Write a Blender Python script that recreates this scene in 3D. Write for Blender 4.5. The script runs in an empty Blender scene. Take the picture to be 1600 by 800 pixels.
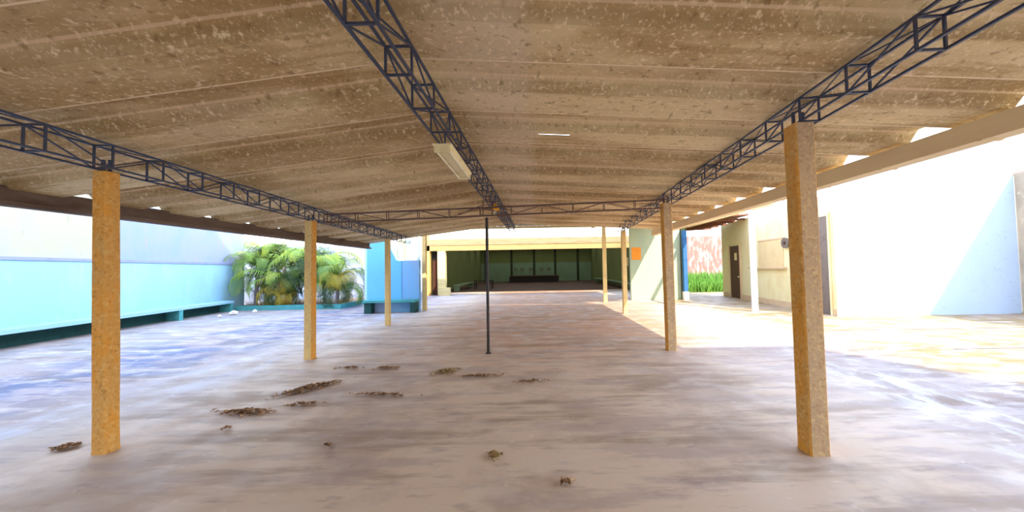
import bpy, bmesh, math, random
from mathutils import Vector, Matrix
random.seed(7)
SC = bpy.context.scene
COL = SC.collection

# ------------------------------------------------------------ camera, sky, sun, exposure
cam_data = bpy.data.cameras.new('camera')
cam = bpy.data.objects.new('camera', cam_data); COL.objects.link(cam); SC.camera = cam
cam_data.sensor_fit = 'HORIZONTAL'; cam_data.sensor_width = 36.0
cam_data.lens = 36.0 * 560 / 1600
cam_data.shift_x = -38 / 1600
cam_data.clip_start = 0.05; cam_data.clip_end = 500
cam.matrix_world = (Matrix.Translation((0, 0, 1.6)) @ Matrix.Rotation(math.radians(92.05), 4, 'X')
                    @ Matrix.Rotation(math.radians(-1.0), 4, 'Z'))

SC.view_settings.view_transform = 'Standard'
SC.view_settings.look = 'None'
SC.view_settings.gamma = 1.0
SC.view_settings.use_curve_mapping = False
SC.view_settings.exposure = 2.45
SC.cycles.max_bounces = 10
SC.cycles.diffuse_bounces = 7
SC.cycles.glossy_bounces = 3
SC.cycles.use_denoising = True

world = bpy.data.worlds.new('sky'); SC.world = world; world.use_nodes = True
wn = world.node_tree; wn.nodes.clear()
wo = wn.nodes.new('ShaderNodeOutputWorld'); wb = wn.nodes.new('ShaderNodeBackground')
wt = wn.nodes.new('ShaderNodeTexCoord'); ws = wn.nodes.new('ShaderNodeSeparateXYZ'); wr = wn.nodes.new('ShaderNodeValToRGB')
wn.links.new(wt.outputs['Generated'], ws.inputs[0]); wn.links.new(ws.outputs['Z'], wr.inputs[0])
wn.links.new(wr.outputs[0], wb.inputs[0]); wn.links.new(wb.outputs[0], wo.inputs[0])
e = wr.color_ramp.elements
e[0].position = 0.0; e[0].color = (1.0, 0.97, 0.93, 1)
e[1].position = 0.9; e[1].color = (0.42, 0.6, 1.0, 1)
m_ = wr.color_ramp.elements.new(0.2); m_.color = (0.8, 0.88, 1.0, 1)
wb.inputs[1].default_value = 1.3

sun_data = bpy.data.lights.new('sun', 'SUN'); sun_data.energy = 1.8; sun_data.angle = math.radians(0.6)
sun_data.color = (1.0, 0.9, 0.72)
sun = bpy.data.objects.new('sun', sun_data); COL.objects.link(sun)
SUN = Vector((-0.55, 1.02, -1.0))
sun.rotation_euler = SUN.to_track_quat('-Z', 'Y').to_euler()
sun.location = (12, -20, 30)

# ------------------------------------------------------------ helpers
class MB:
    """collects shapes for one mesh object"""
    def __init__(s): s.v = []; s.f = []; s.sm = []; s.mi = []; s.cur = 0
    def add(s, vs, fs, smooth=False):
        n = len(s.v); s.v += [tuple(v) for v in vs]
        for f in fs: s.f.append(tuple(i + n for i in f)); s.sm.append(smooth); s.mi.append(s.cur)
        return s
    def box(s, a, b):
        x0, y0, z0 = [min(a[i], b[i]) for i in range(3)]; x1, y1, z1 = [max(a[i], b[i]) for i in range(3)]
        s.add([(x0,y0,z0),(x1,y0,z0),(x1,y1,z0),(x0,y1,z0),(x0,y0,z1),(x1,y0,z1),(x1,y1,z1),(x0,y1,z1)],
              [(3,2,1,0),(4,5,6,7),(0,1,5,4),(1,2,6,5),(2,3,7,6),(3,0,4,7)]); return s
    def prism(s, pts, z0, z1):
        """pts: xy outline counter-clockwise"""
        n = len(pts); vs = [(x,y,z0) for x,y in pts] + [(x,y,z1) for x,y in pts]
        s.add(vs, [tuple(range(n-1,-1,-1)), tuple(range(n,2*n))] + [(i,(i+1)%n,n+(i+1)%n,n+i) for i in range(n)]); return s
    def prism_y(s, pts, y0, y1):
        """pts: xz outline"""
        n = len(pts); vs = [(x,y0,z) for x,z in pts] + [(x,y1,z) for x,z in pts]
        s.add(vs, [tuple(range(n)), tuple(range(2*n-1,n-1,-1))] + [(n+i,n+(i+1)%n,(i+1)%n,i) for i in range(n)]); return s
    def bar(s, p, q, w, h=None):
        h = h or w; p, q = Vector(p), Vector(q); d = (q-p).normalized()
        up = Vector((0,0,1)) if abs(d.z) < .95 else Vector((0,1,0))
        a = d.cross(up).normalized()*w/2; b = a.cross(d).normalized()*h/2
        s.add([p-a-b,p+a-b,p+a+b,p-a+b,q-a-b,q+a-b,q+a+b,q-a+b],
              [(0,1,2,3),(7,6,5,4),(4,5,1,0),(5,6,2,1),(6,7,3,2),(7,4,0,3)]); return s
    def tube(s, p, q, r, r2=None, n=10, caps=True):
        r2 = r if r2 is None else r2; p, q = Vector(p), Vector(q); d = (q-p).normalized()
        up = Vector((0,0,1)) if abs(d.z) < .95 else Vector((0,1,0))
        a = d.cross(up).normalized(); b = a.cross(d).normalized(); vs = []
        for c, rr in ((p, r), (q, r2)):
            for i in range(n): t = 2*math.pi*i/n; vs.append(c + a*math.cos(t)*rr + b*math.sin(t)*rr)
        fs = [(i,(i+1)%n,n+(i+1)%n,n+i) for i in range(n)]
        s.add(vs, fs, True)
        if caps: s.add(vs, [tuple(range(n-1,-1,-1)), tuple(range(n,2*n))])
        return s
    def lathe(s, c, prof, n=16):
        vs = []
        for r, z in prof:
            for i in range(n): t = 2*math.pi*i/n; vs.append((c[0]+r*math.cos(t), c[1]+r*math.sin(t), c[2]+z))
        fs = [(k*n+i, k*n+(i+1)%n, (k+1)*n+(i+1)%n, (k+1)*n+i) for k in range(len(prof)-1) for i in range(n)]
        s.add(vs, fs, True); return s
    def build(s, name, mat, parent=None, bevel=0):
        me = bpy.data.meshes.new(name)
        o0 = parent.matrix_world.translation if parent else Vector((0,0,0))
        me.from_pydata([tuple(Vector(v)-o0) for v in s.v], [], s.f)
        mats = mat if isinstance(mat, (list, tuple)) else [mat]
        for m in mats: me.materials.append(m)
        me.polygons.foreach_set('use_smooth', s.sm); me.polygons.foreach_set('material_index', s.mi); me.update()
        bm = bmesh.new(); bm.from_mesh(me)
        bmesh.ops.recalc_face_normals(bm, faces=bm.faces) if not getattr(s, 'open', False) else None
        bm.to_mesh(me); bm.free()
        o = bpy.data.objects.new(name, me); COL.objects.link(o)
        if parent: o.parent = parent
        if bevel:
            b = o.modifiers.new('bevel', 'BEVEL'); b.width = bevel; b.segments = 2; b.limit_method = 'ANGLE'
        return o

def tag(o, label, cat=None, group=None, kind=None):
    if label: o['label'] = label
    if cat: o['category'] = cat
    if group: o['group'] = group
    if kind: o['kind'] = kind
    return o
def thing(name, loc, label, cat, group=None):
    o = bpy.data.objects.new(name, None); COL.objects.link(o); o.location = loc
    o.matrix_world = Matrix.Translation(loc); o.empty_display_size = .2
    return tag(o, label, cat, group)
def struct(o): o['kind'] = 'structure'; return o

def lin(c): return tuple(((v/255)/12.92 if v/255 <= .04045 else ((v/255+.055)/1.055)**2.4) for v in c) + (1,)
class Mat:
    """procedural material: base colour with layered noise patches and a bump"""
    def __init__(s, name, base, rough=.85, metallic=0.0, spec=.3):
        s.m = bpy.data.materials.new(name); s.m.use_nodes = True; s.t = s.m.node_tree; s.n = s.t.nodes; s.l = s.t.links
        s.b = s.n['Principled BSDF']; s.b.inputs['Roughness'].default_value = rough
        s.b.inputs['Metallic'].default_value = metallic; s.b.inputs['Specular IOR Level'].default_value = spec
        s.geo = s.n.new('ShaderNodeNewGeometry'); s.pos = s.geo.outputs['Position']
        rgb = s.n.new('ShaderNodeRGB'); rgb.outputs[0].default_value = lin(base); s.c = rgb.outputs[0]
    def scaled(s, sc=(1,1,1), off=(0,0,0)):
        mp = s.n.new('ShaderNodeMapping'); mp.inputs['Scale'].default_value = sc; mp.inputs['Location'].default_value = off
        s.l.new(s.pos, mp.inputs[0]); return mp.outputs[0]
    def noise(s, scale, sc=(1,1,1), detail=5, off=(0,0,0), rough=.6):
        nz = s.n.new('ShaderNodeTexNoise'); nz.inputs['Scale'].default_value = scale; nz.inputs['Detail'].default_value = detail
        nz.inputs['Roughness'].default_value = rough
        s.l.new(s.scaled(sc, off), nz.inputs['Vector']); return nz.outputs[0]
    def ramp(s, v, lo, hi):
        r = s.n.new('ShaderNodeMapRange'); r.inputs[1].default_value = lo; r.inputs[2].default_value = hi
        r.interpolation_type = 'SMOOTHSTEP'; s.l.new(v, r.inputs[0]); return r.outputs[0]
    def math(s, op, a, b=None):
        m = s.n.new('ShaderNodeMath'); m.operation = op
        for i, v in enumerate((a, b)):
            if v is None: continue
            if isinstance(v, (int, float)): m.inputs[i].default_value = v
            else: s.l.new(v, m.inputs[i])
        return m.outputs[0]
    def axis(s, k):
        x = s.n.new('ShaderNodeSeparateXYZ'); s.l.new(s.pos, x.inputs[0]); return x.outputs[k]
    def over(s, col, fac, amt=1.0):
        mx = s.n.new('ShaderNodeMix'); mx.data_type = 'RGBA'
        f = s.math('MULTIPLY', fac, amt); s.l.new(f, mx.inputs[0]); s.l.new(s.c, mx.inputs[6]); mx.inputs[7].default_value = lin(col)
        s.c = mx.outputs[2]; return s
    def patch(s, col, scale, lo, hi, amt=1.0, sc=(1,1,1), off=(0,0,0), detail=5):
        return s.over(col, s.ramp(s.noise(scale, sc, detail, off), lo, hi), amt)
    def bump(s, v, strength=.3, dist=.01):
        b = s.n.new('ShaderNodeBump'); b.inputs['Strength'].default_value = strength; b.inputs['Distance'].default_value = dist
        s.l.new(v, b.inputs['Height']); s.l.new(b.outputs[0], s.b.inputs['Normal']); return s
    def done(s): s.l.new(s.c, s.b.inputs['Base Color']); return s.m

def simple(name, col, col2=None, scale=8, rough=.85, metallic=0, spec=.3, bump=.15, amt=.6, sc=(1,1,1)):
    m = Mat(name, col, rough, metallic, spec)
    m.patch(col2 or tuple(int(c*.82) for c in col), scale, .45, .7, amt, sc)
    if bump: m.bump(m.noise(scale*6), bump, .006)
    return m.done()

# ------------------------------------------------------------ materials
def floor_mat():
    m = Mat('worn_concrete', (206, 186, 166), .55, 0, .2)
    x, y = m.axis(0), m.axis(1)
    wob = m.math('MULTIPLY', m.math('SUBTRACT', m.noise(.6), .5), 1.3)
    xw = m.math('ADD', x, wob)
    # red cement finish under the middle and back of the roof
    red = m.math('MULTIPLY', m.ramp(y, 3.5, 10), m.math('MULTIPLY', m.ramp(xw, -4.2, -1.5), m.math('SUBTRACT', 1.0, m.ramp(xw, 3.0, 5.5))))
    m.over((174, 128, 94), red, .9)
    # grey yard outside on the left
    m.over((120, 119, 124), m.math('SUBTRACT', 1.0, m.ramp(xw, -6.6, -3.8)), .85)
    # darker blue band next to the left eave
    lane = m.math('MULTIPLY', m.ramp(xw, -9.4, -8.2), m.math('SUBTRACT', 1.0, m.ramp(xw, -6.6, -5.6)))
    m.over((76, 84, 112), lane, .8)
    # sandy yard on the right, its near part darkened with painted shade
    near_r_shade = m.math('MULTIPLY', m.ramp(xw, 3.0, 5.2), m.math('SUBTRACT', 1.0, m.ramp(y, 6.5, 8.0)))
    m.over((104, 86, 82), near_r_shade, .85)
    m.over((138, 108, 46), m.math('MULTIPLY', m.ramp(xw, 5.4, 6.8), m.ramp(m.math('ADD', y, m.math('MULTIPLY', x, .45)), 6.6, 8.2)), .85)
    m.patch((108, 84, 56), .9, .5, .62, .5, (.35, 2.2, 1), (2, 5, 0))
    # lime bloom along the drip line
    drip = m.math('MULTIPLY', m.ramp(xw, 3.7, 4.4), m.math('SUBTRACT', 1.0, m.ramp(xw, 4.7, 5.5)))
    drip = m.math('MULTIPLY', drip, m.math('SUBTRACT', 1.0, m.ramp(y, 5.5, 7.5)))
    m.over((206, 206, 202), m.math('MULTIPLY', drip, m.ramp(m.noise(4, (1, .4, 1)), .46, .6)), .7)
    dl = m.math('MULTIPLY', m.ramp(xw, -6.2, -5.5), m.math('SUBTRACT', 1.0, m.ramp(xw, -5.0, -4.0)))
    m.over((180, 182, 196), m.math('MULTIPLY', dl, m.ramp(m.noise(2.2, (1, .3, 1)), .42, .62)), .6)
    # blotches, streaks and specks
    m.patch((156, 134, 120), .7, .46, .6, .55)
    m.patch((168, 150, 142), 2.2, .5, .6, .6, (.35, 1.5, 1), (9, 1, 0))
    m.patch((205, 192, 180), 1.6, .5, .7, .5, (1, 1.6, 1))
    m.patch((138, 122, 118), 5, .56, .7, .45, (.5, 1.5, 1))
    m.patch((222, 212, 200), 9, .62, .74, .5)
    m.patch((96, 84, 78), 26, .7, .78, .7)
    m.bump(m.noise(30), .25, .004)
    r = m.ramp(m.noise(2.5), .3, .75); rr = m.math('ADD', m.math('MULTIPLY', r, .3), .45); m.l.new(rr, m.b.inputs['Roughness'])
    return m.done()
def roof_mat():
    m = Mat('fibre_cement', (222, 200, 152), .9, 0, .15)
    m.patch((164, 132, 82), .8, .42, .6, .75, (.5, 1, 1))
    m.patch((216, 194, 154), 1.1, .5, .66, .55, (.35, 1.2, 1), (3, 7, 0))
    m.patch((166, 136, 88), 3, .5, .62, .6, (.12, 1.6, 1))
    x = m.axis(0)
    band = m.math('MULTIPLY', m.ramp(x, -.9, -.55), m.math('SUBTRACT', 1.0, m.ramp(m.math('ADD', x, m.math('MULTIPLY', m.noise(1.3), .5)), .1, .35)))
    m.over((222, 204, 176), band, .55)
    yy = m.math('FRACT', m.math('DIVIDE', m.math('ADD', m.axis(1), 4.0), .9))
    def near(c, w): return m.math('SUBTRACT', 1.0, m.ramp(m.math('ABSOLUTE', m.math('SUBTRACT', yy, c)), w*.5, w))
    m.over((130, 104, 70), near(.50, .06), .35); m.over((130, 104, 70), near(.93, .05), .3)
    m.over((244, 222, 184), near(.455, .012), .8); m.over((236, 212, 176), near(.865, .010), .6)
    m.patch((244, 224, 184), 20, .56, .68, .7)
    m.patch((244, 224, 184), 44, .56, .66, .5)
    m.patch((130, 102, 66), 14, .56, .7, .6)
    m.bump(m.noise(40), .3, .004)
    return m.done()
def post_mat(name, base, grey, amt):
    m = Mat(name, base, .9, 0, .15)
    m.patch(grey, 6, .4, .6, amt, (1, 1, .5))
    m.patch((232, 200, 140), 26, .5, .64, .35)
    m.patch((150, 96, 48), 34, .54, .68, .5)
    m.patch((110, 76, 50), 3.2, .64, .72, .6, (1, 1, .4), (5, 2, 1))
    m.bump(m.noise(34), .5, .008)
    return m.done()
def wall_mat(name, base, st, st2, amt=.5, sc=(1,1,.35)):
    m = Mat(name, base, .85, 0, .2)
    m.patch(st, .9, .45, .65, amt, (1, 1, .6)); m.patch(st2, 4, .58, .72, amt, sc)
    m.bump(m.noise(14), .25, .006); return m.done()

M = {}
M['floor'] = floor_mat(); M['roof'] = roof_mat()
M['post_orange'] = post_mat('peeling_ochre_paint', (222, 158, 70), (206, 164, 100), .6)
M['post_grey'] = post_mat('bare_concrete_face', (190, 160, 122), (170, 146, 118), .6)
M['post_cream'] = post_mat('faded_cream_paint', (226, 196, 130), (205, 178, 130), .5)
M['post_white'] = simple('white_post_paint', (232, 232, 228), (205, 202, 196), 5)
M['steel'] = simple('navy_painted_steel', (62, 72, 96), (92, 82, 80), 14, .5, .3, .5, .05)
M['rusty'] = simple('rusty_steel', (110, 84, 76), (70, 60, 66), 10, .6, .2, .4, .05)
M['pipe'] = simple('black_pipe_paint', (44, 36, 36), (80, 62, 56), 6, .5, .2, .5, .05)
M['gutter'] = simple('gutter_concrete', (228, 206, 160), (206, 178, 142), 2, .85, 0, .2, .2, .6, (1, .3, 1))
M['fascia'] = simple('weathered_fascia', (120, 104, 94), (84, 66, 56), 2, .9, 0, .2, .2, .8, (1, .4, 1))
M['blue_wall'] = wall_mat('pale_blue_wall', (142, 180, 198), (152, 196, 198), (162, 182, 198), .6)
M['cream_wall'] = wall_mat('cream_neighbour_wall', (172, 168, 144), (164, 164, 158), (154, 144, 130), .6)
M['white_wall'] = wall_mat('whitewashed_wall', (148, 154, 172), (130, 152, 172), (166, 150, 164), .7)
M['frontal'] = wall_mat('flaking_white_wall', (184, 204, 228), (172, 196, 226), (140, 150, 170), .35, (1.6, 1, 3))
M['band'] = simple('lilac_ledge', (136, 142, 176), (120, 126, 156), 3)
M['teal'] = simple('teal_paint', (76, 150, 150), (62, 128, 130), 5)
M['teal_dark'] = simple('dark_teal_paint', (34, 74, 72), (24, 56, 56), 5)
M['kiosk'] = wall_mat('sky_blue_paint', (104, 176, 220), (116, 186, 226), (134, 176, 214), .4)
M['kiosk_faded'] = wall_mat('faded_blue_paint', (120, 170, 212), (152, 156, 184), (162, 156, 166), .6)
M['kiosk_side'] = simple('pale_blue_corner', (164, 196, 206), (150, 180, 192), 3)
M['house'] = wall_mat('cream_house_wall', (226, 212, 164), (216, 192, 138), (206, 214, 160), .7, (1, 1, 1))
M['house_low'] = simple('house_dado', (206, 176, 140), (190, 160, 126), 4)
M['board'] = simple('shutter_board', (212, 186, 138), (200, 172, 124), 3)
M['brown'] = simple('dark_brown_door', (82, 48, 32), (58, 34, 24), 6, .6)
M['grey_door'] = simple('grey_brown_door', (112, 98, 88), (92, 80, 72), 5, .7)
M['glass_yellow'] = simple('door_pane', (226, 200, 150), None, 5, .3)
M['wood'] = simple('roof_timber', (120, 76, 50), (86, 52, 34), 5)
M['tile'] = simple('red_roof_tile', (196, 96, 78), (226, 150, 130), 6)
M['stone'] = wall_mat('rough_stone_wall', (184, 166, 142), (150, 136, 118), (206, 190, 160), .8, (1, 1, 1))
M['graffiti'] = simple('stained_back_wall', (124, 98, 88), (180, 166, 158), 2.2, .9, 0, .2, .1, .95, (1.6, 1, .5))
M['grass'] = simple('grass', (92, 138, 52), (130, 170, 74), 8, .7, 0, .2, 0)
M['soil'] = simple('soil', (120, 100, 78), None, 4)
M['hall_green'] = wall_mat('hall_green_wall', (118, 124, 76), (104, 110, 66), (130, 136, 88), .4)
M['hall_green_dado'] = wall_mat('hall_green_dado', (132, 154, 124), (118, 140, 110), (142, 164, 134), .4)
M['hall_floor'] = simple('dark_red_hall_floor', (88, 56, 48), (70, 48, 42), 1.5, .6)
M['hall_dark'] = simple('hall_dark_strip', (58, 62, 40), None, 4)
M['hall_roof'] = simple('hall_roof_sheet', (150, 140, 120), None, 2)
M['lintel'] = simple('cream_beam', (214, 194, 138), (190, 166, 114), 3, .85, 0, .2, .1, .6, (.4, 1, 2))
M['tan_beam'] = simple('tan_beam', (150, 130, 96), (120, 104, 72), 3, .85, 0, .2, .1, .6, (.4, 1, 2))
M['tan_beam_low'] = simple('tan_lintel', (176, 140, 90), (140, 116, 76), 3, .85, 0, .2, .1, .6, (.4, 1, 2))
M['white_slab'] = simple('white_fascia', (236, 232, 216), (206, 204, 190), 3)
M['ochre'] = simple('ochre_frame', (226, 170, 100), (210, 150, 84), 4)
M['stage'] = simple('dark_stage_front', (52, 44, 44), None, 4)
M['clutter'] = simple('faded_chair', (120, 118, 100), (90, 84, 74), 4)
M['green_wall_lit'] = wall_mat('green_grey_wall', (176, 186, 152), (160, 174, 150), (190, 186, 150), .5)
M['orange_paper'] = simple('orange_paper', (236, 150, 50), (220, 120, 40), 8)
M['paper'] = simple('pale_paper', (236, 220, 160), None, 8)
M['blue_post'] = simple('blue_post_paint', (58, 108, 156), (44, 84, 130), 5)
M['lamp_body'] = simple('yellowed_enamel', (236, 222, 170), (214, 196, 150), 8, .5)
M['tube'] = simple('unlit_tube', (248, 240, 206), None, 8, .25)
M['lamp_yellow'] = simple('yellow_lamp_shade', (246, 186, 40), (240, 140, 40), 9, .5)
M['trunk'] = simple('palm_trunk', (150, 138, 142), (104, 92, 90), 8, .9, 0, .2, .3, .8, (1, 1, 3))
M['frond'] = simple('palm_green', (104, 134, 40), (164, 170, 54), 1.2, .55, 0, .35, 0, .9)
M['frond_dark'] = simple('palm_dark_green', (40, 66, 26), (74, 100, 38), 2, .55, 0, .35, 0, .8)
M['frond_yellow'] = simple('palm_yellow', (168, 150, 44), (150, 118, 50), 2, .6, 0, .3, 0, .8)
M['leaf'] = simple('dry_leaf', (150, 118, 92), (214, 186, 150), 20, .9, 0, .1, 0, .9)
M['leaf_pale'] = simple('pale_dry_leaf', (176, 150, 104), (120, 96, 70), 22, .9, 0, .1, 0, .9)
M['rubble'] = simple('pale_rubble', (220, 212, 208), (186, 178, 176), 8)
M['block'] = simple('apartment_plaster', (214, 204, 186), (196, 184, 164), .6)
M['pane'] = simple('dark_glass', (60, 72, 84), None, 3, .15)
for k in ('frond', 'frond_dark', 'frond_yellow', 'grass'):
    b = M[k].node_tree.nodes['Principled BSDF']
    b.inputs['Transmission Weight'].default_value = 0; b.inputs['Subsurface Weight'].default_value = 0

# ------------------------------------------------------------ ground
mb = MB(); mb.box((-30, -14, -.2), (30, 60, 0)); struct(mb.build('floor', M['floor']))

mb = MB(); mb.box((-7.1, 26.6, 0), (7.0, 46, .02)); struct(mb.build('floor_hall', M['hall_floor']))

# ------------------------------------------------------------ main roof (corrugated sheets with wide channels)
PER = .9
PROF = [(0, 0), (.42, 0), (.52, .12), (.76, .12), (.86, 0), (.9, 0)]
Y0, Y1 = -4.0, 12.9
def profile_points(y0, y1):
    out = []; k = 0
    ph = y0
    while ph < y1 - 1e-6:
        for dy, dz in PROF[:-1]:
            if ph + dy <= y1: out.append((ph + dy, dz))
        ph += PER
    out.append((y1, 0)); return out
RIDGE_X, RIDGE_Z = -.9, 3.24
R_EX, R_EZ = 4.3, 2.96
L_EX, L_EZ = -6.1, 2.6
def zr(x):
    return RIDGE_Z + (R_EZ-RIDGE_Z)*(x-RIDGE_X)/(R_EX-RIDGE_X) if x > RIDGE_X else RIDGE_Z + (L_EZ-RIDGE_Z)*(RIDGE_X-x)/(RIDGE_X-L_EX)
def roof(name, xs, y0, y1, holes=()):
    pr = profile_points(y0, y1)
    for hx0, hx1, hy0, hy1 in holes:
        pr += [(hy0, None), (hy1, None)]
    pr.sort(key=lambda t: t[0])
    def dz_at(y):
        t = (y - y0) % PER
        for (a, za), (b, zb) in zip(PROF, PROF[1:]):
            if a <= t <= b: return za + (zb-za)*(t-a)/(b-a)
        return 0
    pr = [(y, dz_at(y) if d is None else d) for y, d in pr]
    m = MB(); m.open = True; n = len(pr); T = .012
    for x in xs:
        for y, d in pr: m.v.append((x, y, zr(x)+d))
    for x in xs:
        for y, d in pr: m.v.append((x, y, zr(x)+d+T))
    N = n*len(xs)
    for i in range(len(xs)-1):
        for j in range(n-1):
            skip = any(hx0-1e-4 <= xs[i] and xs[i+1] <= hx1+1e-4 and hy0-1e-4 <= pr[j][0] and pr[j+1][0] <= hy1+1e-4 for hx0, hx1, hy0, hy1 in holes)
            if skip: continue
            a, b, c, d = i*n+j, i*n+j+1, (i+1)*n+j+1, (i+1)*n+j
            m.f += [(a, b, c, d), (N+d, N+c, N+b, N+a)]; m.sm += [False, False]; m.mi += [0, 0]
    # edge strips
    for i in (0, len(xs)-1):
        for j in range(n-1):
            a, b = i*n+j, i*n+j+1; m.f.append((a, N+a, N+b, b)); m.sm.append(False); m.mi.append(0)
    return struct(m.build(name, M['roof']))
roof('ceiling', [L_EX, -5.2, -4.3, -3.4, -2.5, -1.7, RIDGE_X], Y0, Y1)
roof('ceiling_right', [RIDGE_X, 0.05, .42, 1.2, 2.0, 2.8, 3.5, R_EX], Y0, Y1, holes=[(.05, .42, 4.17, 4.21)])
# overlap laths on the sheets: a pale lip at each side lap
# ridge capping
mb = MB(); mb.prism_y([(-1.2, zr(-1.2)+.135), (RIDGE_X, RIDGE_Z+.15), (-.6, zr(-.6)+.135), (-.6, zr(-.6)+.155), (RIDGE_X, RIDGE_Z+.18), (-1.2, zr(-1.2)+.155)], Y0, Y1)
struct(mb.build('trim_1', M['roof']))

# gutter along the right eave, fascia along the left eave
g = thing('roof_gutter', (4.25, 4, 2.7), 'long cream box gutter under the right-hand eave of the open roof', 'gutter')
mb = MB(); x0, x1, z0, z1 = 4.17, 4.36, 2.73, 2.93
mb.prism_y([(x0, z0), (x1, z0), (x1, z1), (x1-.02, z1), (x1-.02, z0+.02), (x0+.02, z0+.02), (x0+.02, z1), (x0, z1)], Y0, Y1)
mb.build('channel', M['gutter'], g)
for k in range(17): y = Y0+.45+k*.98; MB().box((x0-.008, y-.02, z0-.008), (x1+.008, y+.02, z0+.02)).build('bracket', M['gutter'], g)
mb = MB(); mb.box((-6.09, Y0, 2.42), (-6.0, Y1, 2.65)); mb.box((-6.0, Y0, 2.42), (-5.93, Y1, 2.47))
tag(mb.build('fascia_beam', M['fascia']), 'long weathered brown beam under the left-hand eave of the open roof', 'beam')
# board added behind the main roof to keep a sun strip off the floor
mb = MB(); mb.prism_y([(-4.5, 2.96), (RIDGE_X, 3.4), (4.3, 3.1), (4.3, 4.0), (-4.5, 4.0)], 12.92, 12.98)
struct(mb.build('trim_2', M['hall_roof']))

# ------------------------------------------------------------ lattice trusses
def truss(name, A, B, w, h, step, label, cat, mat=None, group=None, diag=True, bar=.014):
    mat = mat or M['steel']
    A, B = Vector(A), Vector(B); d = B-A; L = d.length; u = d.normalized()
    side = u.cross(Vector((0,0,1))).normalized()*w/2; up = Vector((0,0,h))
    t = thing(name, A, label, cat, group)
    for sx in (-1, 1):
        for top in (0, 1):
            MB().bar(A+side*sx+up*top, B+side*sx+up*top, bar*1.15).build('chord', mat, t)
    n = max(1, int(L/step))
    for i in range(n+1):
        c = A + u*(i*L/n)
        p = [c-side, c+side, c+side+up, c-side+up]
        m = MB()
        for k in range(4): m.bar(p[k], p[(k+1)%4], bar)
        m.build('spacer_frame', mat, t)
    if diag:
        for i in range(n):
            c0 = A+u*(i*L/n); c1 = A+u*((i+1)*L/n); m = MB()
            if i % 2: c0, c1 = c1, c0
            for sx in (-1, 1): m.bar(c0+side*sx, c1+side*sx+up, bar*.75)
            m.bar(c0-side+up, c1+side+up, bar*.6)
            m.build('diagonal_rod', mat, t)
    return t
lx = lambda y: -3.72-.066*y
rx = lambda y: 2.2+.062*y
truss('roof_truss', (lx(-1.5), -1.5, 2.585), (lx(12.7), 12.7, 2.585), .16, .21, .47, 'dark blue lattice truss running along the top of the left row of posts', 'truss', group=None)
truss('roof_truss', (rx(-1.5), -1.5, 2.83), (rx(12.7), 12.7, 2.86), .16, .2, .5, 'dark blue lattice truss running along the top of the right row of posts', 'truss')
truss('roof_truss', (-.95, -1.2, 2.94), (-.83, 12.7, 2.94), .18, .2, .5, 'blue lattice truss under the ridge, above the thin black pole', 'truss', bar=.015)
ct = truss('cross_truss', (lx(6.93)+.1, 6.93, 2.565), (rx(6.93)-.1, 6.93, 2.74), .1, .16, .6, 'thin rusty lattice truss crossing from left row to right row above the black pole', 'truss', M['rusty'], bar=.012)
mb = MB()
for sx in (-.09, .09): mb.bar((-.93+sx, 6.93, 2.66), (-.93+sx, 6.93, 2.94), .018)
for z in (2.78, 2.86): mb.bar((-1.02, 6.93, z), (-.84, 6.93, z), .014)
mb.bar((-1.02, 6.93, 2.86), (-1.5, 6.93, 2.68), .012); mb.bar((-.84, 6.93, 2.86), (-.4, 6.93, 2.72), .012)
mb.build('king_post', M['rusty'], ct)

# ------------------------------------------------------------ posts
def post(x, y, w, h, label, mats, group, lean=0.0, foot=True):
    t = thing('concrete_post', (x, y, 0), label, 'post', group)
    m = MB(); hw = w/2; rnd = random.Random(int(x*100)+int(y*10))
    zs = [0, .03, .3, h*.35, h*.6, h*.85, h-.02, h]; ring = []
    c = .012
    def outline(z, s):
        j = lean*(z/h)
        pts = [(-hw+c,-hw),(hw-c,-hw),(hw,-hw+c),(hw,hw-c),(hw-c,hw),(-hw+c,hw),(-hw,hw-c),(-hw,-hw+c)]
        return [(x+j+px*s, y+py*s, z) for px, py in pts]
    for i, z in enumerate(zs):
        s = 1.05 if i == 0 else (1 + rnd.uniform(-.02, .02))
        ring.append(outline(z, s))
    vs = [v for r in ring for v in r]; n = 8
    for i in range(len(zs)-1):
        for k in range(n):
            m.cur = 1 if k == 0 else 0
            m.add([vs[i*n+k], vs[i*n+(k+1)%n], vs[(i+1)*n+(k+1)%n], vs[(i+1)*n+k]], [(0,1,2,3)])
    m.cur = 0
    m.add(ring[0], [tuple(range(7,-1,-1))]); m.add(ring[-1], [tuple(range(8))])
    m.build('shaft', mats, t)
    m = MB(); m.box((x+lean-hw*.6, y-hw*.6, h), (x+lean+hw*.6, y+hw*.6, h+.012))
    for sx in (-1, 1): m.bar((x+lean+sx*hw*.5, y, h), (x+lean+sx*hw*.5, y, h+.12), .02)
    m.build('anchor_plate', M['steel'], t)
    return t
O, GR, CR = M['post_orange'], M['post_grey'], M['post_cream']
post(-3.97, 3.34, .13, 2.575, 'peeling ochre post nearest on the left, beside a lone leaf patch', [O, O], None, -.06)
post(-4.25, 6.74, .15, 2.575, 'ochre concrete post of the left row, in front of the palms', [O, CR], None)
post(-4.44, 10.7, .135, 2.575, 'slim pale ochre post of the left row, in front of the blue building', [CR, CR], None)
post(2.34, 3.12, .165, 2.82, 'thick ochre and bare concrete post nearest on the right', [O, GR], None, -.01)
post(2.56, 6.95, .17, 2.83, 'greyish tan post of the right row, beside the sunlit floor', [O, GR], None, -.02)
post(3.03, 12.4, .15, 2.86, 'pale cream post of the right row, in front of the orange paper', [CR, CR], None)
post(3.17, 16.7, .17, 3.18, 'yellowish post in the right row, furthest back by the hall opening', [CR, CR], None)
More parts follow.
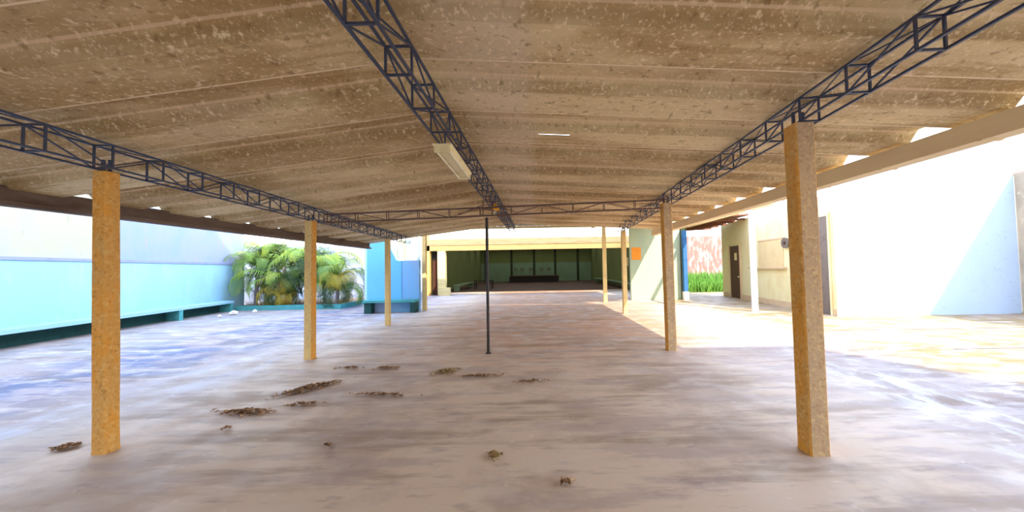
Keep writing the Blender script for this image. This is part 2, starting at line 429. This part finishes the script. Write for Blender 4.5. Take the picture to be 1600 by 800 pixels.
post(-4.56, 14.6, .16, 3.18, 'ochre cream post at the right corner of the blue building', [CR, CR], None)
t = thing('steel_pole', (-.95, 6.93, 0), 'thin black steel pole standing alone in the middle of the floor', 'pole')
MB().tube((-.95, 6.93, 0), (-.95, 6.93, 2.61), .028, n=14).build('pipe', M['pipe'], t)
MB().box((-1.0, 6.88, 0), (-.9, 6.98, .012)).build('base_plate', M['pipe'], t)

# ------------------------------------------------------------ lamps
t = thing('fluorescent_fitting', (-.98, 4.0, 2.8), 'cream double fluorescent fitting, unlit, hanging below the ridge truss', 'ceiling light')
c = Vector((-.94, 4.0, 2.83))
mb = MB(); mb.prism_y([(c.x-.1, c.z+.05), (c.x-.04, c.z-.01), (c.x+.04, c.z-.01), (c.x+.1, c.z+.05), (c.x+.1, c.z+.06), (c.x-.1, c.z+.06)], 3.6, 4.74)
mb.build('body', M['lamp_body'], t)
for sx in (-.065, .065):
    MB().tube((c.x+sx, 3.64, c.z-.005), (c.x+sx, 4.7, c.z-.005), .014, n=10).build('tube', M['tube'], t)
for y in (3.62, 4.72):
    MB().box((c.x-.085, y-.012, c.z-.025), (c.x+.085, y+.012, c.z+.03)).build('lamp_holder', M['lamp_body'], t)
t = thing('pendant_lamp', (-.82, 7.25, 2.9), 'small yellow lamp hanging from the ridge truss behind the black pole', 'lamp')
MB().lathe((-.82, 7.25, 2.8), [(.09, 0), (.085, .03), (.05, .09), (.025, .13), (.0, .14)], 14).build('lamp_shade', M['lamp_yellow'], t)
MB().lathe((-.82, 7.25, 2.75), [(0, 0), (.025, .01), (.035, .03), (.025, .06), (.015, .08)], 12).build('bulb', M['tube'], t)
MB().tube((-.82, 7.25, 2.93), (-.82, 7.25, 3.12), .006, n=6).build('cord', M['pipe'], t)

# ------------------------------------------------------------ left boundary wall with bench
fx = lambda y: -10.25-.182*y       # bench front line
def lprism(name, y0, y1, d0, d1, z0, z1, mat, parent=None):
    return MB().prism([(fx(y0)-d1, y0), (fx(y0)-d0, y0), (fx(y1)-d0, y1), (fx(y1)-d1, y1)], z0, z1).build(name, mat, parent)
struct(lprism('wall_left', -3, 17.0, .5, .75, 0, 2.02, M['blue_wall']))
struct(lprism('trim_3', -3, 17.0, .47, .75, 2.02, 2.1, M['band']))
w1 = struct(lprism('wall_left_upper', -3, 10.2, .55, .75, 2.1, 4.3, M['cream_wall']))
w2 = struct(lprism('wall_left_far', 10.2, 17.0, .55, .75, 2.1, 3.9, M['white_wall']))
t = thing('wall_bench', (fx(8), 8, 0), 'long pale blue masonry bench built along the left wall', 'bench')
lprism('seat', 6.6, 15.5, -.02, .5, .36, .46, M['blue_wall'], t)
lprism('back_panel', 6.6, 15.5, .47, .5, 0, .36, M['teal_dark'], t)  # dark panel stands in for the shade under the seat
for y in (7.55, 12.7, 15.38): lprism('leg', y-.09, y+.09, 0, .47, 0, .36, M['teal'], t)

# ------------------------------------------------------------ palms in their planter
t = thing('planter_kerb', (-11, 15.8, 0), 'low pale teal planter kerb around the palms', 'planter')
mb = MB(); K = [(-13.25, 15.75), (-8.6, 15.75), (-8.6, 15.87), (-13.25, 15.87)]
mb.prism(K, 0, .2); mb.prism([(-8.72, 15.87), (-8.6, 15.87), (-8.6, 20.5), (-8.72, 20.5)], 0, .2); mb.build('kerb', M['teal'], t)
MB().prism([(-13.25, 15.87), (-8.72, 15.87), (-8.72, 20.4), (-14.2, 20.4), (-14.1, 17.1), (-13.7, 17.05)], 0, .12).build('soil', M['soil'], t)
def frond_mesh(name, L, droop, mat, seed, width=.5):
    r = random.Random(seed); m = MB(); m.open = True; N = 30; pts = []
    ang = 1.25; p = Vector((0,0,0)); pts.append(p.copy())
    for i in range(N):
        ang -= droop/N*(1+i/N); p = p + Vector((math.cos(ang), 0, math.sin(ang)))*(L/N); pts.append(p.copy())
    for i in range(N): m.bar(pts[i], pts[i+1], .022*(1-i/N)+.005)
    for i in range(3, N+1):
        for q in (0,):
            if i+q > N: continue
            c = pts[i] if q == 0 else (pts[i]+pts[min(i+1, N)])/2
            d = (pts[min(i+1, N)]-pts[i-1]).normalized()
            ll = width*math.sin(math.pi*min(1, (i-1)/N*.85+.1))*r.uniform(.8, 1.1)+.08
            for s in (-1, 1):
                side = Vector((0, s, 0)); tip = c + (side*.8 + d*.65 + Vector((0,0,-.45*r.uniform(.5,1.6)))).normalized()*ll
                mid = c + (side*.8 + d*.6 + Vector((0,0,.15))).normalized()*ll*.5; wv = d*.011
                m.add([c-wv, c+wv, mid+wv*1.3, tip, mid-wv*1.3], [(0,1,2,4), (4,2,3)])
    me_o = m.build(name, mat); me = me_o.data; bpy.data.objects.remove(me_o); return me
FM = [frond_mesh('frond', 1.7, 1.9, M['frond'], 1), frond_mesh('frond', 1.5, 2.5, M['frond_dark'], 2), frond_mesh('frond', 1.9, 1.5, M['frond'], 3),
      frond_mesh('frond', 1.4, 3.0, M['frond_yellow'], 4), frond_mesh('frond', 1.8, 2.2, M['frond_dark'], 5)]
PALMS = [(-13.15, 16.8, 2.0, 'palm with a bare grey trunk, leftmost of the palms beside the wall bench'),
         (-13.75, 18.3, 2.6, 'tall bright green palm rising behind the leftmost grey trunk'),
         (-11.79, 16.5, 1.2, 'low palm with yellowing fronds in front of the taller palms'),
         (-12.33, 17.7, 2.6, 'bushy green palm left of the ochre post of the left row'),
         (-10.74, 16.9, 2.0, 'palm partly hidden behind the second ochre post'),
         (-10.49, 17.8, 2.3, 'green palm right of the second ochre post, near the back wall'),
         (-9.25, 16.6, 1.4, 'short dense palm, rightmost of the clump')]
for i, (x, y, h, lab) in enumerate(PALMS):
    r = random.Random(40+i)
    t = thing('palm', (x, y, .12), lab, 'palm tree')
    m = MB(); zz = .1; px, py = x, y
    lnx, lny = r.uniform(-.1, .1), r.uniform(-.1, .1); k = 0
    while zz < h:
        z2 = min(h, zz+.16); m.tube((x+lnx*zz, y+lny*zz, zz), (x+lnx*z2, y+lny*z2, z2), .085, .07, 10); zz = z2
    m.build('trunk', M['trunk'], t)
    tx, ty = lnx*h, lny*h
    nf = 28
    for q in range(nf):
        me = FM[r.choice([0, 0, 2, 2, 1, 4])] if r.random() > (.25 if h > 1.2 else .45) else FM[3 if h < 1.6 else 1]
        o = bpy.data.objects.new('frond', me); COL.objects.link(o); o.parent = t
        o.location = (tx, ty, h-.14-(r.uniform(.2, .55)*h if q % 3 == 0 else r.uniform(0, .2)))
        o.rotation_euler = (r.uniform(-.25, .25), r.uniform(-.35, .55) if q % 3 else r.uniform(.4, .9), q*2.399+r.uniform(-.3, .3))
        s = r.uniform(.9, 1.2); o.scale = (s, s, s)
struct(MB().box((-19, 21.0, 0), (-6.6, 21.2, 3.2)).build('wall_back_left', M['white_wall']))
# pale rubble by the bench
def lump(m, c, s, r):
    vs = []; base = [(0,0,1),(1,0,.1),(0,1,0),(-1,0,.15),(0,-1,.1),(.6,.6,.6),(-.6,.5,.7),(-.5,-.6,.6),(.6,-.5,.65),(0,0,-.1)]
    bm = bmesh.new()
    for b_ in base: bm.verts.new(Vector(b_)*s*r.uniform(.7, 1.2))
    bmesh.ops.convex_hull(bm, input=bm.verts); bm.verts.ensure_lookup_table()
    bm.verts.index_update()
    m.add([Vector(c)+v.co for v in bm.verts], [tuple(v.index for v in f.verts) for f in bm.faces]); bm.free()
r = random.Random(5)
labs = ['pale lump of rubble by the wall bench, largest of three', 'small pale rubble lump nearest the planter kerb', 'smallest pale rubble lump in front of the bench']
for (x, y, s), lab in zip([(-12.0, 14.2, .16), (-11.7, 14.9, .11), (-11.9, 13.5, .08)], labs):
    m = MB(); lump(m, (x, y, .01), s, r); tag(m.build('rubble', M['rubble']), lab, 'rubble', 'pale rubble by the left bench')

# ------------------------------------------------------------ blue building with teal bench
t = thing('blue_building', (-6.7, 14.2, 0), 'small sky blue building with a low wall and sloping top, behind the slim left post', 'building')
MB().prism_y([(-6.72, 0), (-5.35, 0), (-5.35, 2.02), (-5.62, 2.02), (-6.1, 2.95), (-6.72, 2.95)], 14.2, 14.42).build('front_wall', M['kiosk'], t)
MB().box((-5.35, 14.22, 0), (-4.66, 14.42, 2.02)).build('low_wall', M['kiosk_faded'], t)
MB().prism([(-7.0, 14.6), (-6.72, 14.2), (-6.72, 18.0), (-7.0, 18.0)], 0, 2.85).build('corner_pier', M['kiosk_side'], t)
MB().box((-6.98, 14.1, 2.95), (-6.05, 15.0, 3.02)).build('cap', M['kiosk_side'], t)
MB().box((-6.68, 17.3, 0), (-6.4, 17.5, 3.1)).build('column', M['house'], t)
wn_ = MB().box((-6.35, 17.35, 0), (-5.7, 17.5, 3.1)).build('window_panel', M['kiosk_side'], t)
MB().box((-6.22, 17.33, 1.9), (-5.83, 17.35, 2.9)).build('pane', M['kiosk'], wn_)
t = thing('teal_bench', (-5.7, 13.8, 0), 'teal concrete bench against the blue building', 'bench')
MB().box((-6.66, 13.72, .4), (-4.66, 14.18, .5)).build('seat', M['teal'], t, .01)
for a, b, mt in ((-6.62, -6.36, 'teal_dark'), (-4.86, -4.68, 'teal_dark')):
    MB().box((a, 13.76, 0), (b, 14.18, .4)).build('leg', M[mt], t)
MB().box((-6.36, 14.1, 0), (-4.86, 14.19, .4)).build('back_panel', M['kiosk_faded'], t)

# ------------------------------------------------------------ second roof, between the main roof and the hall
def slab_corr(name, x0, x1, y0, y1, z, mat):
    m = MB(); m.open = True; n = int((x1-x0)/.09); vs = []
    for i in range(n+1):
        x = x0+(x1-x0)*i/n; dz = .025*math.sin(2*math.pi*(x-x0)/.36)
        for y in (y0, y1): vs += [(x, y, z+dz), (x, y, z+dz+.015)]
    fs = []
    for i in range(n):
        a = i*4; b = a+4
        fs += [(a, a+2, b+2, b), (a+1, b+1, b+3, a+3), (a, b, b+1, a+1), (a+2, a+3, b+3, b+2)]
    m.add(vs, fs, True); return struct(m.build(name, mat))
slab_corr('ceiling_canopy', -4.75, 6.2, 12.95, 20.0, 4.0, M['hall_roof'])
mb = MB()
for x in (-4.55, 3.17, 6.1): mb.box((x-.07, 13.0, 3.82), (x+.07, 20.0, 3.97))
for y in (13.2, 16.7, 19.8): mb.box((-4.7, y-.05, 3.86), (6.15, y+.05, 3.96))
tag(mb.build('canopy_frame', M['lintel']), 'cream beams carrying the rear roof before the hall opening', 'beam')
mb = MB(); mb.box((3.1, 16.63, 3.19), (3.24, 16.77, 3.82)); mb.box((-4.63, 14.53, 3.19), (-4.49, 14.67, 3.82))
tag(mb.build('post_extension', M['lintel']), 'short cream stubs lifting the rear roof beams above the furthest posts', 'beam')

# ------------------------------------------------------------ hall at the back
HY = 23.0
struct(MB().box((-7.1, HY, 3.6), (9.2, HY+.3, 4.35)).build('trim_4', M['white_slab']))
mb = MB(); mb.box((-7.1, HY-.05, 3.2), (9.2, HY+.3, 3.6)); struct(mb.build('trim_5', M['tan_beam']))
mb = MB(); mb.box((-7.1, HY-.02, 2.86), (9.2, HY+.25, 3.2)); struct(mb.build('trim_6', M['tan_beam_low']))
struct(MB().box((-7.3, HY-.02, 0), (-6.85, HY+.3, 4.3)).build('wall_front_hall', M['ochre']))
t = thing('doorway_pier', (-6.1, HY, 0), 'cream pier between the dark doorway and the wide hall opening', 'pillar')
MB().box((-6.35, HY, .02), (-5.85, HY+.35, 2.86)).build('shaft', M['lintel'], t)
MB().box((-6.2, HY-.35, 0), (-5.5, HY-.02, .5)).build('base_block', M['lintel'], t)
t = thing('dark_door', (-6.6, HY+.3, 0), 'dark reddish door standing open left of the hall opening', 'door')
MB().box((-6.83, HY+.55, .02), (-6.38, HY+.62, 2.3)).build('door_leaf', M['brown'], t)
MB().box((-6.83, HY+.5, 2.3), (-6.38, HY+.62, 2.84)).build('transom', M['stage'], t)
mb = MB(); y = HY+.3
while y < 47:
    mb.box((-9.5, y, 4.4), (10, min(48, y+3.2), 4.52)); y += 4.2
struct(mb.build('ceiling_hall', M['hall_roof']))
tm = bpy.data.materials.new('translucent_sheet'); tm.use_nodes = True; tn = tm.node_tree; tn.nodes.clear()  # unseen translucent sheets added over the ceiling slots to brighten the hall
to = tn.nodes.new('ShaderNodeOutputMaterial'); tb = tn.nodes.new('ShaderNodeBsdfTranslucent'); tb.inputs[0].default_value = lin((165, 160, 136))
tn.links.new(tb.outputs[0], to.inputs[0]); y = HY+.3+3.2
while y < 47:
    m = MB(); m.open = True; m.add([(-9.5, y-.05, 4.54), (10, y-.05, 4.54), (10, y+1.05, 4.54), (-9.5, y+1.05, 4.54)], [(0,1,2,3)])
    tag(m.build('added_light_sheet', tm), 'pale translucent sheet added out of view to brighten the dark hall', 'light sheet', 'added light sheets over the hall'); y += 4.2
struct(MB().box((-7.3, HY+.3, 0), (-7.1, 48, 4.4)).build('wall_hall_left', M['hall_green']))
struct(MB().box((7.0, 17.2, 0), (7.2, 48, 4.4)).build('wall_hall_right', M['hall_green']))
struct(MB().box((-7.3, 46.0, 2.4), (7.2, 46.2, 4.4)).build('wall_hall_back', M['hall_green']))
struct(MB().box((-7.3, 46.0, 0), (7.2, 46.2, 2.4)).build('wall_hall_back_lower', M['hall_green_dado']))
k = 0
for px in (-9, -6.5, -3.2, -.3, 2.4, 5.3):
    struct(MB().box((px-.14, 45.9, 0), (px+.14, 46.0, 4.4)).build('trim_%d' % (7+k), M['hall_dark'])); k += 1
t = thing('stage', (-.5, 43, 0), 'low dark stage against the back wall of the hall', 'stage')
MB().box((-3.2, 42.2, 0), (2.6, 45.8, .7)).build('stage_front', M['stage'], t)
MB().box((-3.25, 42.1, .7), (2.65, 45.8, .78)).build('stage_floor', M['brown'], t)
def chair_parts(t, x, y, z, mat):
    MB().box((x-.22, y-.22, z+.43), (x+.22, y+.22, z+.47)).build('seat', mat, t)
    MB().box((x-.22, y+.19, z+.6), (x+.22, y+.23, z+.95)).build('backrest', mat, t)
    for sx in (-.19, .19):
        for sy in (-.19, .19): MB().bar((x+sx, y+sy, z), (x+sx, y+sy, z+(.95 if sy > 0 else .43)), .035).build('leg', mat, t)
for x, y, z, lab in [(-2.6, 44.2, .78, 'faded chair at the left end of the dark stage'), (-1.8, 44.8, .78, 'faded chair second from the left on the stage'),
                     (-.7, 44.1, .78, 'faded chair near the middle of the dark stage'), (.6, 44.6, .78, 'faded chair right of the middle of the stage'), (1.5, 44.0, .78, 'faded chair at the right end of the stage')]:
    t = thing('stage_chair', (x, y, z), lab, 'chair', 'chairs standing on the hall stage'); chair_parts(t, x, y, z, M['clutter'])
def bench(x0, y0, x1, y1, mat, lab):
    t = thing('hall_bench', ((x0+x1)/2, (y0+y1)/2, 0), lab, 'bench')
    MB().box((x0, y0, .42), (x1, y1, .48)).build('seat', mat, t)
    if y1-y0 > x1-x0: legs = [(x0+.03, y0+.1, x1-.03, y0+.2), (x0+.03, y1-.2, x1-.03, y1-.1)]
    else: legs = [(x0+.1, y0+.03, x0+.2, y1-.03), (x1-.2, y0+.03, x1-.1, y1-.03)]
    for a, b, c, d in legs: MB().box((a, b, 0), (c, d, .42)).build('leg', mat, t)
bench(-6.3, 27.0, -5.8, 33.0, M['hall_green_dado'], 'long greenish bench on the left side inside the dark hall')
bench(6.35, 24.5, 6.85, 40.0, M['hall_green_dado'], 'long pale bench against the right wall inside the hall')
t = thing('side_table', (-5.0, 30, 0), 'small dark table on the left inside the hall', 'table')
MB().box((-5.2, 29.4, .66), (-3.6, 30.4, .72)).build('tabletop', M['stage'], t)
for a in (-5.1, -3.7):
    for b in (29.5, 30.3): MB().bar((a, b, 0), (a, b, .66), .06).build('leg', M['stage'], t)

# wall that faces the camera right of the hall opening
FY = 17.3
struct(MB().box((4.55, FY, 0), (6.95, FY+.2, 3.8)).build('wall_front', M['green_wall_lit']))
t = MB().box((4.6, FY-.012, 1.95), (5.05, FY-.002, 2.55)).build('orange_poster', M['orange_paper']); tag(t, 'orange sheet pinned on the greenish wall behind the cream right post', 'poster')
t = MB().box((6.97, 27.2, 1.7), (6.99, 27.9, 2.35)).build('pale_notice', M['paper']); tag(t, 'small pale yellow notice on the hall wall seen between the two cream posts', 'notice')
t = thing('blue_post', (7.05, 17.1, 0), 'narrow blue post with a white foot beside the grassy passage', 'post')
MB().box((6.96, 16.95, .4), (7.14, 17.15, 3.3)).build('shaft', M['blue_post'], t)
MB().box((6.94, 16.93, 0), (7.16, 17.17, .4)).build('foot', M['post_white'], t)

# ------------------------------------------------------------ grassy passage
struct(MB().box((7.2, 36, 0), (22, 36.2, 4.6)).build('wall_back', M['graffiti']))
m = MB(); m.open = True; r = random.Random(9)
def gz(x, y): return .12+.55*(math.sin(x*1.7+y*.6)*.5+.5)*min(1, (y-22)/4) if y > 22 else .1
for i in range(9000):
    x = r.uniform(7.6, 14); y = 22.0+13.4*r.random()**1.6; z0 = .0
    hgt = r.uniform(.2, .5)+gz(x, y)*1.3; a = r.uniform(0, 6.28); w = r.uniform(.02, .05)
    dx, dy = math.cos(a)*w, math.sin(a)*w; bx, by = r.uniform(-.2, .2), r.uniform(-.2, .2)
    m.add([(x-dx, y-dy, 0), (x+dx, y+dy, 0), (x+bx*.5+dx*.6, y+by*.5+dy*.6, hgt*.6), (x+bx, y+by, hgt), (x+bx*.5-dx*.6, y+by*.5-dy*.6, hgt*.6)], [(0,1,2,4), (4,2,3)])
tag(m.build('tall_grass', M['grass']), 'tall bright green grass growing in the passage beyond the cream house', 'grass', kind='stuff')

# ------------------------------------------------------------ cream house on the right with doors and veranda
hx = lambda y: 7.93+.103*y
def hprism(name, y0, y1, d0, d1, z0, z1, mat, parent=None):
    return MB().prism([(hx(y0)-d0, y0), (hx(y0)+d1, y0), (hx(y1)+d1, y1), (hx(y1)-d0, y1)], z0, z1).build(name, mat, parent)
struct(hprism('wall_right_house', 10.86, 19.1, 0, .25, 0, 3.75, M['house']))
struct(hprism('baseboard_house', 10.9, 19.05, .015, .0, 0, .22, M['house_low']))
t = thing('wooden_door', (hx(17.6), 17.6, 0), 'dark brown wooden door with a small pane at the far end of the cream house', 'door')
hprism('door_leaf', 17.05, 18.05, .03, 0, .02, 2.55, M['brown'], t)
hprism('door_frame', 16.97, 17.05, .05, 0, .0, 2.62, M['house_low'], t); hprism('door_frame', 18.05, 18.13, .05, 0, .0, 2.62, M['house_low'], t)
hprism('door_pane', 17.3, 17.55, .045, -.03, 1.85, 2.2, M['glass_yellow'], t)
MB().tube((hx(17.12)-.08, 17.15, 1.05), (hx(17.12)-.03, 17.15, 1.05), .03).build('door_knob', M['lamp_body'], t)
t = thing('serving_shutter', (hx(14.4), 14.4, 1.5), 'closed tan serving shutter with a sill on the cream house wall', 'shutter')
hprism('shutter_panel', 13.5, 15.3, .02, 0, 1.5, 2.58, M['board'], t)
hprism('sill', 13.3, 16.1, .12, 0, 1.44, 1.5, M['house_low'], t)
hprism('frame', 13.5, 15.3, .035, 0, 2.58, 2.64, M['house_low'], t)
t = thing('wall_fan', (hx(13.1), 13.1, 2.4), 'round brown fitting fixed on the cream house wall beside the thick post', 'wall fitting')
xx = hx(13.25)
MB().tube((xx, 13.25, 2.4), (xx-.1, 13.25, 2.4), .17, .2, 18).build('drum', M['grey_door'], t)
MB().tube((xx-.1, 13.25, 2.4), (xx-.13, 13.25, 2.4), .07, .05, 12).build('hub', M['brown'], t)
t = thing('grey_door', (hx(11.4), 11.4, 0), 'tall grey brown door seen beside the thick right post, near the house corner', 'door')
hprism('door_leaf', 11.1, 11.95, .02, 0, .02, 3.1, M['grey_door'], t)
hprism('door_frame', 11.02, 11.1, .04, 0, 0, 3.18, M['house'], t); hprism('door_frame', 11.95, 12.03, .04, 0, 0, 3.18, M['house'], t)
t = thing('white_post', (7.5, 12.4, 0), 'white round veranda post standing in full sun before the cream house', 'post')
MB().tube((7.5, 12.4, 0), (7.5, 12.4, 3.4), .1, .1, 20).build('shaft', M['post_white'], t)
MB().box((7.37, 12.27, 3.4), (7.63, 12.53, 3.5)).build('capital', M['post_white'], t)
t = thing('veranda_roof', (8.5, 15, 3.5), 'brown timber veranda roof with a cream edge beam in front of the cream house', 'roof')
MB().box((7.44, 11.2, 3.5), (7.56, 21.0, 3.66)).build('edge_beam', M['lintel'], t)
for y in (16.4, 17.4, 18.4, 19.4, 20.4): MB().bar((7.4, y, 3.62), (hx(y)-.02, y, 3.72), .06, .1).build('rafter', M['wood'], t)
MB().prism_y([(7.2, 3.7), (9.7, 3.86), (9.7, 3.92), (7.2, 3.76)], 16.0, 21.0).build('tile_deck', M['wood'], t)

# wall in full sun, facing the camera, and the rough wall at the right edge
struct(MB().box((9.31, 10.86, 0), (14.6, 11.1, 5.2)).build('wall_right', M['frontal']))
struct(MB().prism([(14.6, 10.84), (14.9, 10.84), (14.25, 4.9), (13.95, 4.9)], 0, 4.25).build('wall_right_stone', M['stone']))
t = thing('neighbour_house', (17, 13, 0), 'neighbouring house with a red tiled roof edge above the rough wall', 'house')
MB().box((15.1, 8.6, 0), (22, 16, 4.3)).build('wall', M['block'], t)
MB().prism_y([(15.0, 4.3), (22.2, 4.3), (18.6, 5.6)], 8.3, 16.2).build('roof', M['tile'], t)
# narrow mortar seams in the yard on the right
m = MB(); m.box((5.4, 8.6, 0), (14.0, 8.615, .004)); m.box((7.6, 6.6, 0), (13.5, 6.615, .004)); struct(m.build('trim_20', M['stage']))

# ------------------------------------------------------------ buildings behind the camera (near yard's shade; the taller one added to shade the left lane)
t = thing('shading_block', (2, -4, 0), 'three storey rendered block standing behind the open roof', 'building')
MB().box((6.55, -14, 0), (12.2, -6.1, 13.0)).build('wall', M['block'], t)
for i in range(3):
    for z in (1.2, 5.2, 9.2):
        x = 6.9+i*1.7; MB().box((x, -6.13, z), (x+.9, -6.09, z+1.3)).build('window', M['pane'], t)
t = thing('shading_block', (-6, -4, 0), 'tall unseen block added behind the open roof to shade the left lane', 'building')
MB().box((-15, -14, 0), (6.5, -6.3, 24.5)).build('wall', M['block'], t)
for i in range(8):
    for z in (4.6, 7.9, 11.2, 14.5):
        x = -14+i*2.1; MB().box((x, -6.33, z), (x+1.0, -6.29, z+1.4)).build('window', M['pane'], t)

# ------------------------------------------------------------ dry leaf litter
def litter(cx, cy, lx_, ly_, n, label, rot=0, mat=None, size=.03, name='dry_leaves', hump=.03):
    r = random.Random(int(cx*100)+int(cy*37)); m = MB(); m.open = True
    n = int(n*.5); lx_ *= .75; ly_ *= .8
    for i in range(n):
        u, v = r.gauss(0, .42), r.gauss(0, .42)
        x = cx + u*lx_*math.cos(rot) - v*ly_*math.sin(rot); y = cy + u*lx_*math.sin(rot) + v*ly_*math.cos(rot)
        z = .004+r.random()*hump*math.exp(-(u*u+v*v)*2)
        a = r.uniform(0, 6.28); s = size*r.uniform(.5, 1.4); d = Vector((math.cos(a), math.sin(a), r.uniform(-.2, .4)))*s
        q = Vector((-math.sin(a), math.cos(a), r.uniform(-.1, .5)))*s*.45; c = Vector((x, y, z+.008))
        lift = Vector((0, 0, s*.35))
        m.add([c-d, c-q+lift, c+d, c+q+lift], [(0,1,2), (0,2,3)])
    for v_i, v in enumerate(m.v):
        if v[2] < .002: m.v[v_i] = (v[0], v[1], .002)
    o = m.build(name, mat or M['leaf']); tag(o, label, 'leaves', 'patches of dry leaf litter on the floor', 'stuff'); return o
litter(-3.38, 4.18, .42, .13, 420, 'flat patch of dry leaves left of the long leaf heap', 0)
litter(-3.15, 4.98, .55, .12, 750, 'long slanting heap of dry leaves, densest on the floor', math.radians(52), hump=.05)
litter(-2.86, 4.38, .3, .08, 120, 'thin patch of dry leaves just in front of the long heap', .3)
litter(-4.42, 3.4, .16, .1, 120, 'small leaf patch left of the nearest ochre post', .5)
litter(-2.5, 5.95, .3, .1, 160, 'thin strip of leaves at the back, right of the second left post', 0)
litter(-3.12, 5.98, .3, .08, 110, 'narrow leaf strip nearest the foot of the second left post', 0)
litter(-1.45, 5.7, .3, .18, 260, 'pale leaf patch left of the black pole', .6, M['leaf_pale'])
litter(-.9, 5.42, .45, .06, 180, 'thin line of leaves before the black pole', .05)
litter(-.1, 5.13, .4, .06, 110, 'sparse leaf line right of the black pole', .1)
litter(-2.0, 4.68, .6, .05, 150, 'faint curved line of leaves right of the long heap', -.1)
litter(-.39, 3.12, .07, .09, 90, 'small round tuft of dry leaves in the middle foreground', 0, M['leaf_pale'], .025)
litter(-1.95, 3.35, .04, .04, 30, 'tiny clump of dry leaves in the left foreground', 0)
litter(.2, 2.72, .1, .03, 26, 'few dark leaf scraps nearest the camera', 0)
litter(-3.2, 3.75, .1, .03, 26, 'few leaf scraps before the flat leaf patch', 0)
